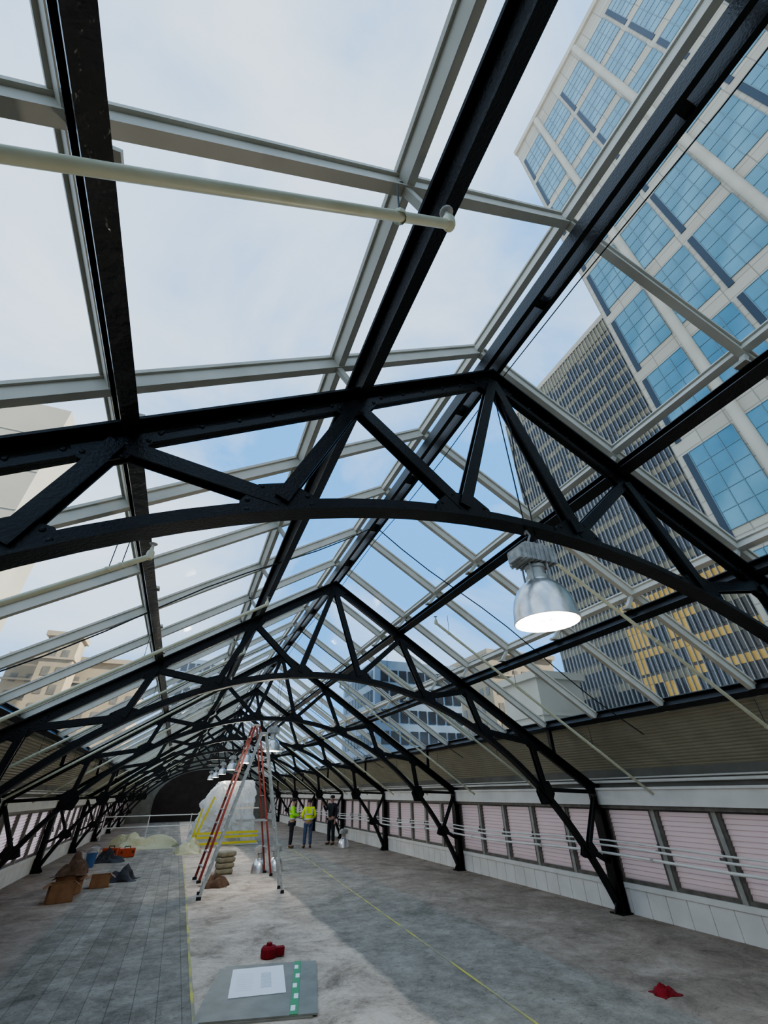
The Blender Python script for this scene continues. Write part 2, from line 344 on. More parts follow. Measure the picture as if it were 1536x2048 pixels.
# ------------------------------------------------------------------ truss
def rivets(b,pts,y):
    for x,z in pts:
        b.lathe([(.017,0),(.013,.008),(0.0,.011)],BLACK,(0,0,0),8)
        k=24; vs=b.v[-k:]; b.v[-k:]=[(x+v[0],y-v[2] if y<0 else y+v[2],z+v[1]) for v in vs]
def build_truss():
    r=empty("roof_truss",(XR,Y1,0),label="black riveted steel arched roof truss with lattice webs",category="roof truss",group="black steel arched trusses")
    for sg in(1,-1):
        b=MB(); n=Vector((sg*SL,0,1)).normalized()
        p0=Vector((0,0,HZ))-n*.09; p1=Vector((sg*6.02,0,topz(6.02)))-n*.09
        b.prism(p0,p1,Tprof(.2,.16,.02),BLACK,n); b.prism(p0-n*.055,p1-n*.055,Rprof(.07,.05),BLACK,n)
        for q in range(1,26):
            d=.22*q; z=topz(d)-.135
            rivets(b,[(sg*d,z)],-.035)
        b.obj("top_chord",r)
    b=MB(); NS=56; a0=math.asin(5.96/ARC_R); prof=[(-.075,-.055),(.075,-.055),(.075,-.035),(.02,-.035),(.02,.055),(-.02,.055),(-.02,-.035),(-.075,-.035)]
    vs=[]
    for i in range(NS+1):
        t=-a0+2*a0*i/NS
        for s_,u in prof: vs.append((math.sin(t)*(ARC_R+u),s_,ARC_C+math.cos(t)*(ARC_R+u)))
    k=len(prof); b.add(vs,[(i*k+j,i*k+(j+1)%k,(i+1)*k+(j+1)%k,(i+1)*k+j) for i in range(NS) for j in range(k)],BLACK)
    b.obj("bottom_chord",r,smooth=True)
    LN=[.6,2.05,3.35,4.70,5.50]
    UP=[0,1.54,3.06,4.55]
    tp=lambda d:(d,topz(d)-.16); lp=lambda d:(d,arcz(d)+.05)
    seg=[(tp(0),lp(.6)),(lp(.6),tp(1.54)),(tp(1.54),lp(2.05)),(lp(2.05),tp(3.06)),(tp(3.06),lp(3.35)),(lp(3.35),tp(4.55)),(tp(4.55),lp(4.7)),(lp(4.7),(5.97,1.93)),((5.97,1.85),lp(5.5)),(lp(5.5),(6.0,.75))]
    for sg in(1,-1):
        for i,(a,c) in enumerate(seg):
            b=MB(); off=.012 if i%2 else -.012
            a3=Vector((sg*a[0],off,a[1])); c3=Vector((sg*c[0],off,c[1]))
            w=.1 if i<7 else .07
            b.prism(a3,c3,[(-.05,-w/2),(-.035,-w/2),(-.035,-.008),(.035,-.008),(.035,-w/2),(.05,-w/2),(.05,w/2),(.035,w/2),(.035,.008),(-.035,.008),(-.035,w/2),(-.05,w/2)] ,BLACK,(0,0,1))
            b.obj("web_strut",r)
        for j,d in enumerate(LN):
            z=arcz(d); th=math.asin(d/ARC_R); b=MB()
            if j<3: poly=[(-.27,-.03),(.27,-.03),(.25,.06),(.11,.18),(-.11,.18),(-.25,.06)]
            elif j==3: poly=[(-.12,-.2),(.1,-.2),(.22,-.02),(.12,.2),(-.1,.2),(-.2,.02)]
            else: poly=[(-.2,-.05),(-.1,-.1),(.12,-.1),(.22,0),(.12,.14),(-.12,.14)]
            if j<3: pp=[(sg*(d+x*math.cos(th)+u*math.sin(th)),z-x*math.sin(th)+u*math.cos(th)) for x,u in poly]
            else: pp=[(sg*(d+x),z+u) for x,u in poly]
            b.plate(pp,-.034,-.020,BLACK); b.plate(pp,.020,.034,BLACK)
            cx=sum(p[0] for p in pp)/len(pp); cz=sum(p[1] for p in pp)/len(pp)
            rv=[(cx+(p[0]-cx)*.8,cz+(p[1]-cz)*.8) for p in pp]
            rivets(b,rv,-.034); b.obj("gusset_plate",r)
        for d in UP[1:]:
            b=MB(); z=topz(d)-.13; poly=[(-.26,.02),(.26,.02),(.2,-.08),(.09,-.16),(-.09,-.16),(-.2,-.08)]; th=math.atan(SL)
            pp=[(sg*(d+x*math.cos(th)),z-x*math.sin(th)+u) for x,u in poly]
            b.plate(pp,-.034,-.020,BLACK); b.plate(pp,.020,.034,BLACK); rivets(b,[(sg*(d+x),z-.63*x-.05) for x in(-.15,-.05,.05,.15)]+[(sg*(d-.05),z-.12),(sg*(d+.05),z-.13)],-.034); b.obj("gusset_plate",r)
        b=MB(); b.prism((sg*6.02,0,0.02),(sg*6.02,0,2.06),Iprof(.2,.16,.016),BLACK,(1,0,0)); b.box((sg*5.97,0,.012),(.28,.3,.024),BLACK)
        b.plate([(sg*5.8,.02),(sg*6.0,.02),(sg*6.0,.35)],-.015,.015,BLACK)
        b.obj("column",r)
        b=MB(); b.prism((sg*5.12,0,topz(5.12)),(sg*5.12,0,3.09),Rprof(.08,.08),BLACK,(1,0,0)); b.obj("stub_post",r)
    b=MB(); pg=[(-.30,HZ-.25),(-.1,HZ-.34),(.1,HZ-.34),(.30,HZ-.25),(.0,HZ-.03)]; b.plate(pg,-.034,-.020,BLACK); b.plate(pg,.020,.034,BLACK); rivets(b,[(-.16,HZ-.23),(-.06,HZ-.2),(.06,HZ-.2),(.16,HZ-.23),(0,HZ-.3)],-.034); b.obj("gusset_plate",r)
    return r
tr=build_truss()
for i in range(1,NT+1): 
    if Y1+S*i<YB-.3: dup(tr,(XR,Y1+S*i,0))
# ------------------------------------------------------------------ sprinkler branch pipes
def pipe(sg,d0,z0,d1=5.75,z1=None,rr=.024,hang=(0,1,2)):
    z1=topz(d1)-.35 if z1 is None else z1
    r=empty("sprinkler_pipe",(XR,0,0),label="cream painted sprinkler pipe sloping down along the roof",category="pipe",group="cream sprinkler branch pipes")
    b=MB(); b.cyl((sg*d0,0,z0),(sg*d1,0,z1),rr,CREAM,14)
    b.obj("pipe",r,smooth=True)
    b=MB(); dx=sg*(d0+.02); b.lathe([(.0,-.04),(.026,-.036),(.032,-.01),(.032,.02),(.026,.04),(.018,.045),(.014,.075)],CREAM,(dx,0,z0),14)
    b.obj("elbow_fitting",r,smooth=True)
    b=MB(); b.lathe([(.012,.07),(.012,.10),(.03,.105),(.034,.112),(.0,.115)],BALL,(dx,0,z0),12); b.obj("sprinkler_head",r,smooth=True)
    for i,d in enumerate((d0+.28,3.1,4.6)):
        if d<=d0 or i not in hang: continue
        z=z0+(z1-z0)*(d-d0)/(d1-d0); b=MB(); b.lathe([(.029,-.015),(.033,0),(.029,.015)],CREAM,(sg*d,0,z),10); b.cyl((sg*d,0,z+.03),(sg*d,0,min(topz(d)+.02,z+.34)),.004,WIRE,6); b.obj("hanger",r)
    return r
p0=pipe(-1,1.63,4.23,5.4,4.23-.645*3.77,.021,(0,)); p0.location=(XR,.7,0)
pl=pipe(-1,1.55,topz(1.55)-.35); pl.location=(XR,6.7,0)
pr=pipe(1,1.5,topz(1.5)-.33); pr.location=(XR,6.7,0)
pl2=pipe(-1,2.9,topz(2.9)-.35); pl2.location=(XR,3.68,0)
dup(pr,(XR,3.74,0))
for j in range(3,16):
    dup(pl,(XR,.7+3*j,0)); dup(pr,(XR,.7+3*j,0))
for sg in(1,-1):
    for y in(5.9,11.9,17.9):
        b=MB(); pts=[(XR+sg*d,y,topz(d)+.02-.05*math.sin(d*2)) for d in [i*.5 for i in range(0,11)]]
        b.path(pts,.009,WIRE,6); b.obj("electrical_cable",label="thin black electrical cable run across the roof slope",category="cable",group="thin black roof cables")
b=MB(); pts=[(XR+.17,YA+1+i*1.3,HZ-.05+.05*math.sin(i*1.7)) for i in range(30)]; b.path(pts,.006,WIRE,6)
b.obj("electrical_cable",label="thin black cable following the ridge beam",category="cable",group="thin black roof cables")
# ------------------------------------------------------------------ high bay lamps
def lamp(hang=True):
    r=empty("high_bay_lamp" ,(0,0,0),label="lit industrial high bay lamp with ribbed aluminium reflector" if hang else "unlit aluminium high bay lamp standing on the floor",category="lamp",group="hanging high bay lamps" if hang else "lamps waiting on the floor")
    b=MB(); prof=[(.235,0),(.240,.004),(.236,.03),(.230,.10),(.212,.18),(.178,.25),(.13,.30),(.09,.325),(.086,.335),(.08,.335),(.085,.32),(.125,.295),(.17,.243),(.205,.175),(.222,.098),(.229,.03),(.230,0),(.235,0)]
    b.lathe(prof,ALU,n=48); b.obj("reflector",r,smooth=True)
    b=MB(); b.lathe([(.0,.025),(.20,.023),(.218,.04)],GLOW if hang else ALUL,n=32)
    b.obj("lamp_lens",r,smooth=True)
    b=MB(); b.lathe([(.0,.01),(.045,.02),(.04,.024)],ALU,n=20); b.obj("lens_boss",r,smooth=True)
    b=MB(); b.lathe([(.085,.33),(.085,.37),(.07,.375),(.07,.43),(.08,.435),(.08,.46),(.0,.46)],ALUL,n=20)
    for a in range(4):
        t=a*math.pi/2+.5; b.box((.1*math.cos(t),.1*math.sin(t),.39),(.012,.012,.16),BALL)
    b.obj("lamp_neck",r,smooth=True)
    b=MB(); b.box((0,0,.54),(.32,.2,.13),BALL)
    for i in range(-3,4): b.box((i*.045,0,.54),(.012,.22,.15),BALL)
    b.box((0,0,.625),(.2,.14,.04),BALL); b.box((-.17,0,.53),(.04,.14,.09),BALL)
    b.obj("ballast_housing",r)
    if hang:
        b=MB(); b.path([(0,0,.64),(.0,0,.70),(.03,0,.76),(.0,0,.80),(-.02,0,.76)],.01,BALL,6); b.cyl((0,0,.80),(0,0,2.6),.006,WIRE,6); b.obj("suspension_cable",r)
        b=MB(); b.path([(.08,0,.64),(.13,.03,1.04),(.06,.0,1.54),(.14,.02,2.04),(.05,0,2.55)],.006,WIRE,6); b.obj("power_cable",r)
    return r
LZ=3.03
lp_=lamp(); lp_.location=(XR,Y1-.02,LZ)
for i in range(2,NT):
    dup(lp_,(XR,Y1+S*i-.02,LZ))
for i in [0]+list(range(2,NT)):
    l=bpy.data.lights.new("lamp_glow","POINT"); l.energy=60; l.shadow_soft_size=.15; l.color=(1,.93,.80)
    o=bpy.data.objects.new("lamp_glow",l); COL.objects.link(o); o.location=(XR,Y1+S*i,LZ-.15)
lf=lamp(False); lf.location=(2.75,16.95,.0); dup(lf,(3.27,17.1,0),.6); dup(lf,(7.15,22.3,0),.3); 
# ------------------------------------------------------------------ wall conduits
for i,(d,z,r_) in enumerate(((5.80,.90,.022),(5.80,1.02,.018),(5.80,1.10,.015))):
    b=MB(); pts=[]; y=YA+.3; j=0
    while y<YB-8:
        pts.append((XR+d+.01*math.sin(y*1.3),y,z+.03*math.sin(y*.9+i*.15))); y+=.75
    b.path(pts,r_,WALLW,8)
    if i==0:
        for y in [Y1+S*k/2-1.2 for k in range(0,14)]: b.box((XR+d,y,z+.03*math.sin(y*.9)),(.07,.05,.06),ALU)
    b.obj("conduit_pipe",label="white conduit pipe clipped along the window wall",category="pipe",group="white wall conduits")
for sg in(1,-1):
    for d,z,r_ in ((6.04,2.10,.026),(6.10,2.16,.016)):
        b=MB(); b.cyl((XR+sg*d,YA+.1,z),(XR+sg*d,YB-.1,z),r_,WALLW,10)
        b.obj("conduit_pipe",label="straight white pipe running along the wall head",category="pipe",group="white wall head pipes")
# ------------------------------------------------------------------ floor tapes
for xs in ([(.66,YA+1),(.63,8),(.67,16),(.72,25)],[(3.86,YA+1),(3.86,5.4),(4.25,11),(4.8,19),(5.0,24)]):
    b=MB()
    for a,c in zip(xs[:-1],xs[1:]): b.box(((a[0]+c[0])/2,(a[1]+c[1])/2,.003),(.032,math.hypot(c[0]-a[0],c[1]-a[1]),.004),YEL,Matrix.Rotation(-math.atan2(c[0]-a[0],c[1]-a[1]),3,'Z'))
    b.obj("floor_tape",label="worn yellow marking tape stuck to the dusty floor",category="tape",group="yellow floor tapes")
# ------------------------------------------------------------------ board with papers
BO=mat("grey_board",(.20,.185,.145),.55,0,(.25,.235,.19),4)
R=Matrix.Rotation(math.radians(-14),3,'Z')
def onb(x,y,z): 
    v=R@Vector((x,y,0)); return (1.47+v.x,7.5+v.y,z)
b=MB(); b.box(onb(-.06,-.02,.008),(1.25,1.72,.014),BO,R); b.box(onb(.0,0,.023),(1.23,1.72,.014),BO,R); b.obj("sheet_board",label="thin grey sheet boards lying on the floor",category="board")
PAP=mat("white_paper",(.85,.86,.88),.6); PRT=mat("printed_grey_table",(.55,.56,.58),.6,0,(.66,.67,.69),30)
b=MB(); R2=Matrix.Rotation(math.radians(-9),3,'Z'); c0=Vector(onb(-.12,.22,.034))
b.box(c0,(.66,.98,.004),PAP,R2)
for i in range(12): b.box(c0+R2@Vector((.10,-.26+i*.045,.0025)),(.13,.03,.001),PRT,R2)
for i in range(9): b.box(c0+R2@Vector((-.16,-.30+i*.07,.0025)),(.20,.006,.001),PRT,R2)
b.obj("paper_sheet",label="white printed sheet with a grey table on the grey board",category="paper")
GR=mat("green_tape",(.05,.30,.10),.5); b=MB(); b.box(onb(.36,.0,.033),(.09,1.72,.004),GR,R)
for i in range(5): b.box(onb(.36+(.012 if i%2 else -.012),-.70+i*.33,.0355),(.05,.14,.002),PAP,R)
b.obj("label_strip",label="green tape strip with pale label blocks on the board",category="tape")
def rag(name,loc,s,mt,label,cat,seed=0,n=18,hgt=.16,**kw):
    b=MB(); vs=[]
    for i in range(n):
        for j in range(n):
            u=(i/(n-1)-.5)*2; v=(j/(n-1)-.5)*2; rr=math.hypot(u,v)
            nz=noise.noise(Vector((u*1.6+seed,v*1.6,seed*1.3))); n2=noise.noise(Vector((u*4+seed,v*4,seed)))
            f=1+.35*nz
            vs.append((u*s[0]/2*f,v*s[1]/2*f,max(.004,hgt*.8*(1-min(1,rr)**2.6)*(1+1.1*nz)+.45*hgt*n2*(1.1-min(1,rr)))))
    b.add(vs,[(i*n+j,(i+1)*n+j,(i+1)*n+j+1,i*n+j+1) for i in range(n-1) for j in range(n-1)],mt)
    o=b.obj(name,smooth=True,loc=loc,label=label,category=cat,**kw); sm=o.modifiers.new("t","SOLIDIFY"); sm.thickness=.006
    return o
rag("red_cloth",(5.7,5.4,0),(.27,.23),RAG,"crumpled red cloth lying on the floor","cloth",3,hgt=.09)
b=MB(); b.lathe([(.0,.0),(.10,.0),(.115,.02),(.115,.10),(.09,.125),(.04,.13),(.04,.16),(.0,.16)],RAG,n=20); b.box((.13,0,.06),(.18,.1,.09),RAG); b.obj("red_canister",smooth=True,loc=(1.70,8.72,0),label="small red plastic container beside the grey board",category="container")
# ------------------------------------------------------------------ step ladders
def ladder(name,h,mt_rail,mt_step,lab,loc,rz,nst,hf=1.05,hb=.95,k=1.0):
    r=empty(name,loc,label=lab,category="ladder"); r.rotation_euler=(0,0,rz)
    for s_ in(-1,1):
        b=MB(); b.prism((-hf,s_*.34,0),(-.06,s_*.19,h),[(-.033*k,-.013),(.033*k,-.013),(.033*k,.013),(-.033*k,.013)],mt_rail,(0,1,0)); b.box((-hf,s_*.34,.03),(.11,.06,.06),WIRE); b.obj("front_rail",r)
        b=MB(); b.prism((hb,s_*.32,0),(.08,s_*.18,h-.02),[(-.024*k,-.012),(.024*k,-.012),(.024*k,.012),(-.024*k,.012)],mt_rail,(0,1,0)); b.box((hb,s_*.32,.03),(.08,.05,.06),WIRE); b.obj("rear_rail",r)
        b=MB(); zz=h*.42; b.box(((-hf+hb)/2*.6,s_*.27,zz),(1.2*(1-.42)*(hf+hb)/2+.1,.012,.03),ALUL); b.obj("spreader",r)
    for i in range(1,nst+1):
        t=i/(nst+1); b=MB(); b.box((-hf+(hf-.06)*t,0,h*t),(.09,2*(.34-.15*t),.03),mt_step); b.obj("step",r)
    for i in range(1,nst//2+1):
        t=2*i/(nst+1); b=MB(); b.box((hb-(hb-.08)*t,0,h*t),(.03,2*(.32-.14*t),.03),mt_step); b.obj("cross_bar",r)
    b=MB(); b.box((0,0,h+.01),(.2,.44,.06),mt_step); b.obj("top_cap",r)
    return r
ladder("step_ladder",3.9,RED,ALUL,"tall red fibreglass step ladder with aluminium steps",(2.0,16.3,0),.12,11,1.05,.95)
ladder("step_ladder",3.4,ALUL,ALUL,"tall grey aluminium step ladder standing open",(1.93,13.75,0),-.06,10,1.0,.88)
# ------------------------------------------------------------------ plastic wrapped stack
b=MB(); bm=bmesh.new(); bmesh.ops.create_cube(bm,size=1); bmesh.ops.subdivide_edges(bm,edges=bm.edges[:],cuts=18,use_grid_fill=True)
bm.verts.ensure_lookup_table(); vs=[]
for v in bm.verts:
    p=v.co.copy(); t=p.z+.5; kx=1-.30*t; 
    xx=p.x*3.0*kx+.12*t
    top=2.55 if xx>-.35 else 2.55+ (xx+.35)*1.1
    q=Vector((xx,p.y*2.6*(1-.22*t),t*top))
    rid=abs(noise.noise(q*2.1))+.6*abs(noise.noise(q*4.7))
    nn=Vector((p.x,p.y,0)).normalized()*(.30*rid-.08)+noise.noise_vector(q*1.1)*.10
    if t<.03: nn.z=0; q.x*=1.10; q.y*=1.08
    q+=nn; q.z=max(q.z,.005); vs.append(q)
fs=[[v.index for v in f.verts] for f in bm.faces if f.calc_center_median().z>-.49]; bm.free()
b.add(vs,fs,PLASTIC); r=empty("wrapped_equipment",(2.35,27.2,0),label="equipment stack draped in crinkled clear plastic sheeting with yellow tape",category="plastic sheeting")
b.obj("plastic_cover",r,smooth=False)
b=MB(); 
for z in(.12,.35,.5): b.box((.1,-1.60,z),(2.9,.02,.09),YELB)
b.box((-.95,-1.52,1.1),(.09,.02,1.7),YELB,Matrix.Rotation(.35,3,'Y')); b.box((-1.25,-1.56,.8),(.08,.02,1.3),YELB,Matrix.Rotation(.2,3,'Y')); b.obj("yellow_tape",r)
b=MB(); b.box((0,0,.75),(1.9,1.6,1.5),mat("grey_crate",(.3,.3,.29),.7)); b.box((.35,-.1,1.85),(.8,.8,.6),mat("pale_box",(.5,.5,.5),.7)); b.obj("crate_stack",r)
rag("plastic_sheet",(-1.3,27.4,0),(3.0,2.6),PLASTY,"loose yellowish plastic sheeting heaped on the floor","plastic sheeting",5,26,.5)
rag("plastic_sheet",(.9,24.0,0),(1.1,2.2),PLASTY,"strip of crumpled yellow plastic beside the wrapped stack","plastic sheeting",9,18,.35)
b=MB()
for z in(.55,1.05): b.cyl((-3.4,32,z),(3.2,32,z),.025,WALLW,8)
for x in(-3.4,-1.2,1,3.2): b.cyl((x,32,0),(x,32,1.1),.025,WALLW,8)
b.obj("guard_rail",label="white tubular guard rail across the hall",category="railing")
# ------------------------------------------------------------------ clutter
def carton(loc,s,rz,lab):
    r=empty("cardboard_box",loc,label=lab,category="box",group="cardboard boxes"); r.rotation_euler=(0,0,rz); x,y,z=s; t=.008
    b=MB(); b.bounds(-x/2,x/2,-y/2,y/2,0,t,CARD)
    b.bounds(-x/2,-x/2+t,-y/2,y/2,0,z,CARD);b.bounds(x/2-t,x/2,-y/2,y/2,0,z,CARD);b.bounds(-x/2,x/2,-y/2,-y/2+t,0,z,CARD);b.bounds(-x/2,x/2,y/2-t,y/2,0,z,CARD); b.obj("carton",r)
    for sx in(-1,1):
        b=MB(); b.add([(sx*x/2,-y/2,z),(sx*x/2,y/2,z),(sx*(x/2+.12),y/2,z-.08),(sx*(x/2+.12),-y/2,z-.08)],[(0,1,2,3)],CARD); b.obj("flap",r)
carton((-2.05,14.8,0),(.50,.42,.34),.25,"open brown cardboard box on the floor"); carton((-2.05,15.7,0),(.45,.45,.38),-.3,"brown cardboard box with brown cloth on top"); carton((-1.45,16.5,0),(.45,.35,.26),.1,"small brown cardboard box near a black bag")
rag("brown_cloth",(-2.05,15.7,.385),(.65,.6),CLOTHB,"bundle of brown work cloth on a cardboard box","cloth",2,hgt=.28)
rag("black_bag",(-1.0,17.4,0),(.8,.7),BLKBAG,"slumped black bag on the floor","bag",4,hgt=.28)
rag("brown_cloth",(1.35,15.1,0),(.7,.6),CLOTHB,"brown cloth heap beside the step ladder","cloth",6,hgt=.30)
rag("black_bag",(-1.9,22.2,0),(1.0,.8),BLKBAG,"black tool bag near the tool pile","bag",8,hgt=.42)
BL=mat("blue_plastic",(.05,.13,.28),.5); WP=mat("white_plastic",(.6,.62,.62),.5); ORG=mat("orange_plastic",(.5,.07,.015),.5)
def bucket(loc,mt,lab):
    r=empty("bucket",loc,label=lab,category="bucket",group="plastic buckets"); b=MB(); b.lathe([(.0,0),(.13,0),(.16,.36),(.17,.36),(.17,.38),(.15,.38),(.125,.02),(0,.02)],mt,n=24); b.obj("bucket_body",r,smooth=True)
    b=MB(); b.path([(.165*math.cos(t),0,.36+.1*math.sin(t)) for t in [math.pi*i/10 for i in range(11)]],.005,WIRE,6); b.obj("handle",r)
bucket((-2.7,21.2,0),WP,"white plastic bucket with wire handle"); bucket((-2.3,20.9,0),BL,"blue plastic bucket with wire handle"); bucket((-2.5,23.2,0),WP,"white plastic bucket with wire handle")
def toolcase(loc,rz):
    r=empty("tool_case",loc,label="orange power tool case with black handle",category="tool case"); r.rotation_euler=(0,0,rz)
    b=MB(); b.box((0,0,.15),(.55,.3,.26),ORG); b.box((0,0,.02),(.5,.26,.04),BLKBAG); b.box((.2,-.16,.17),(.05,.03,.07),BLKBAG);b.box((-.2,-.16,.17),(.05,.03,.07),BLKBAG); b.obj("case_body",r)
    b=MB(); b.path([(-.1,0,.27),(-.1,0,.34),(.1,0,.34),(.1,0,.27)],.015,BLKBAG,8); b.obj("handle",r)
toolcase((-1.4,23.4,0),.2); toolcase((-2.0,23.9,0),-.3)
KH=mat("khaki_canvas",(.24,.21,.14),.9,0,(.32,.28,.19),9)
for i in range(4):
    b=MB(); b.box((0,0,.07),(.5,.42,.13),KH); 
    o=b.obj("khaki_sack",loc=(1.75,17.2,.135*i),label="khaki canvas sack in a stack by the ladder",category="sack",group="stacked khaki sacks"); o.rotation_euler=(0,0,.15*i); m_=o.modifiers.new("b","BEVEL"); m_.width=.05; m_.segments=4
# ------------------------------------------------------------------ people
def skinobj(name,J,E,mt,parent,sub=2,root=0,smooth=True):
    names=list(J); me=bpy.data.meshes.new(name); me.from_pydata([J[n][0] for n in names],[(names.index(a),names.index(c)) for a,c in E],[])
    me.materials.append(mt); o=bpy.data.objects.new(name,me); COL.objects.link(o); o.parent=parent
    md=o.modifiers.new("skin","SKIN"); md.use_smooth_shade=True
    for i,n in enumerate(names):
        rr=J[n][1]; sv=me.skin_vertices[0].data[i]; sv.radius=(rr,rr) if isinstance(rr,(int,float)) else rr; sv.use_root=(i==root)
    s2=o.modifiers.new("sub","SUBSURF"); s2.levels=sub; s2.render_levels=sub
    return o
SKIN=mat("skin",(.42,.25,.18),.55); HAIR=mat("dark_hair",(.03,.02,.015),.8); LIME=mat("lime_hivis",(.36,.85,.02),.6,0,(.30,.75,.02),6)
YLW=mat("yellow_hivis",(.72,.90,.02),.6,0,(.62,.80,.02),6); JEAN=mat("blue_denim",(.05,.075,.14),.9,0,(.08,.11,.18),12); DARK=mat("dark_clothing",(.015,.016,.02),.9,0,(.03,.03,.035),9); SILV=mat("reflective_silver",(.6,.62,.62),.35,.3); BOOT=mat("tan_boot",(.10,.06,.03),.7)
def person(loc,rz,top,leg,label,arms,hat=None,stripes=True,hgt=1.76,sleeves=True):
    r=empty("person",loc,label=label,category="person"); r.rotation_euler=(0,0,rz); k=hgt/1.76
    V=lambda x,y,z:Vector((x,y,z))*k
    J={"pel":(V(0,0,.95),.14*k),"bel":(V(0,.0,1.10),.13*k),"che":(V(0,.01,1.30),(.16*k,.13*k)),"nck":(V(0,.01,1.47),.065*k),"hd0":(V(0,-.01,1.55),.07*k),"hd1":(V(0,-.015,1.63),.095*k),"hd2":(V(0,-.0,1.71),.07*k),"nose":(V(0,-.12,1.62),.014*k)}
    E=[("pel","bel"),("bel","che"),("che","nck"),("nck","hd0"),("hd0","hd1"),("hd1","hd2"),("hd1","nose")]
    for s_,sn in((-1,"l"),(1,"r")):
        el,wr=arms[sn]
        J["sh"+sn]=(V(s_*.19,.01,1.42),.062*k); J["el"+sn]=(V(*el),.044*k); J["wr"+sn]=(V(*wr),.028*k)
        d=(V(*wr)-V(*el)).normalized(); sd=Vector((1,0,0)) if abs(d.x)<.8 else Vector((0,0,1)); pw=V(*wr)+d*.07*k
        J["pa"+sn]=(pw,.032*k); E+=[("che","sh"+sn),("sh"+sn,"el"+sn),("el"+sn,"wr"+sn),("wr"+sn,"pa"+sn)]
        perp=d.cross(sd).normalized(); wid=perp.cross(d).normalized()
        for f in range(4):
            a=pw+wid*(.024*(f-1.5))*k+d*.03*k; c=a+d*(.045,.055,.05,.036)[f]*k; e=c+(d*.6-Vector((0,0,.5))*.6).normalized()*.03*k
            J["f%d"%f+sn]=(a,.010*k);J["g%d"%f+sn]=(c,.009*k);J["h%d"%f+sn]=(e,.008*k); E+=[("pa"+sn,"f%d"%f+sn),("f%d"%f+sn,"g%d"%f+sn),("g%d"%f+sn,"h%d"%f+sn)]
        a=V(*wr)+d*.035*k+wid*.04*k; J["ta"+sn]=(a,.011*k); J["tb"+sn]=(a+(wid+d).normalized()*.045*k,.009*k); E+=[("wr"+sn,"ta"+sn),("ta"+sn,"tb"+sn)]
        J["hp"+sn]=(V(s_*.10,0,.88),.10*k);J["kn"+sn]=(V(s_*.12,-.01,.49),.06*k);J["an"+sn]=(V(s_*.13,.02,.10),.042*k);J["to"+sn]=(V(s_*.15,-.14,.04),.038*k)
        E+=[("pel","hp"+sn),("hp"+sn,"kn"+sn),("kn"+sn,"an"+sn),("an"+sn,"to"+sn)]
    skinobj("body",J,E,SKIN,r,1)
    Jt={"pel":(V(0,0,.90),(.185*k,.15*k)),"bel":(V(0,0,1.08),(.175*k,.145*k)),"che":(V(0,.01,1.30),(.20*k,.15*k)),"col":(V(0,.01,1.46),.085*k)}
    Et=[("pel","bel"),("bel","che"),("che","col")]
    for s_,sn in((-1,"l"),(1,"r")):
        el,wr=arms[sn]; Jt["sh"+sn]=(V(s_*.20,.01,1.41),.08*k); Jt["el"+sn]=(V(*el),.06*k); Et+=[("che","sh"+sn),("sh"+sn,"el"+sn)]
        if sleeves: Jt["wr"+sn]=(V(*wr)*.97+V(*el)*.03,.045*k); Et+=[("el"+sn,"wr"+sn)]
    skinobj("jacket",Jt,Et,top,r)
    Jl={"pel":(V(0,0,.97),(.165*k,.14*k))}; El=[]
    for s_,sn in((-1,"l"),(1,"r")):
        Jl["hp"+sn]=(V(s_*.10,0,.84),.115*k);Jl["kn"+sn]=(V(s_*.12,-.01,.49),.082*k);Jl["an"+sn]=(V(s_*.13,.01,.10),.072*k); El+=[("pel","hp"+sn),("hp"+sn,"kn"+sn),("kn"+sn,"an"+sn)]
        skinobj("boot",{"a":(V(s_*.13,.03,.12),.055*k),"b":(V(s_*.13,.03,.05),.055*k),"c":(V(s_*.15,-.09,.045),.05*k),"d":(V(s_*.155,-.16,.04),.04*k)},[("a","b"),("b","c"),("c","d")],BOOT,r)
    skinobj("trousers",Jl,El,leg,r)
    if stripes:
        b=MB()
        for z in(1.02,1.2): b.lathe([(.205*k,-.025),(.21*k,0),(.205*k,.025)],SILV,(0,0,z*k),24)
        b.v=[(v[0],v[1]*.82,v[2]) for v in b.v]
        for s_ in(-1,1): b.box((s_*.11*k,.155*k,1.3*k),(.045,.01,.24),SILV)
        b.obj("reflective_band",r,smooth=True)
    b=MB(); b.lathe([(.098*k,-.01),(.104*k,.03),(.095*k,.07),(.06*k,.105),(0,.118)],hat or HAIR,(0,.01,1.665*k),20)
    if hat: b.lathe([(.095*k,0),(.13*k,-.004),(.13*k,.004),(.095*k,.01)],hat,(0,-.01,1.67*k),20)
    b.obj("hard_hat" if hat else "hair",r,smooth=True)
    for s_ in(-1,1):
        b=MB(); b.lathe([(0,-.012),(.012,0),(0,.012)],DARK,(s_*.034*k,-.098*k,1.635*k),8); b.obj("eye",r)
        b=MB(); b.lathe([(0,-.03),(.014,-.01),(.018,.012),(0,.03)],SKIN,(s_*.098*k,.0,1.62*k),8); b.obj("ear",r,smooth=True)
    b=MB(); b.box((0,-.098*k,1.575*k),(.045,.012,.01),mat("lips",(.3,.12,.1),.6)); b.obj("mouth",r)
    return r
person((5.0,23.2,0),math.radians(75),LIME,DARK,"person in lime high visibility vest and dark trousers facing a colleague",{"l":((-.27,-.05,1.15),(-.12,-.28,1.12)),"r":((.27,-.05,1.15),(.16,-.28,1.2))},hgt=1.80)
person((5.65,22.8,0),math.radians(172),YLW,JEAN,"person in yellow high visibility jacket and blue jeans",{"l":((-.29,.0,1.14),(-.2,-.22,1.02)),"r":((.29,.0,1.14),(.2,-.22,1.02))},hgt=1.76)
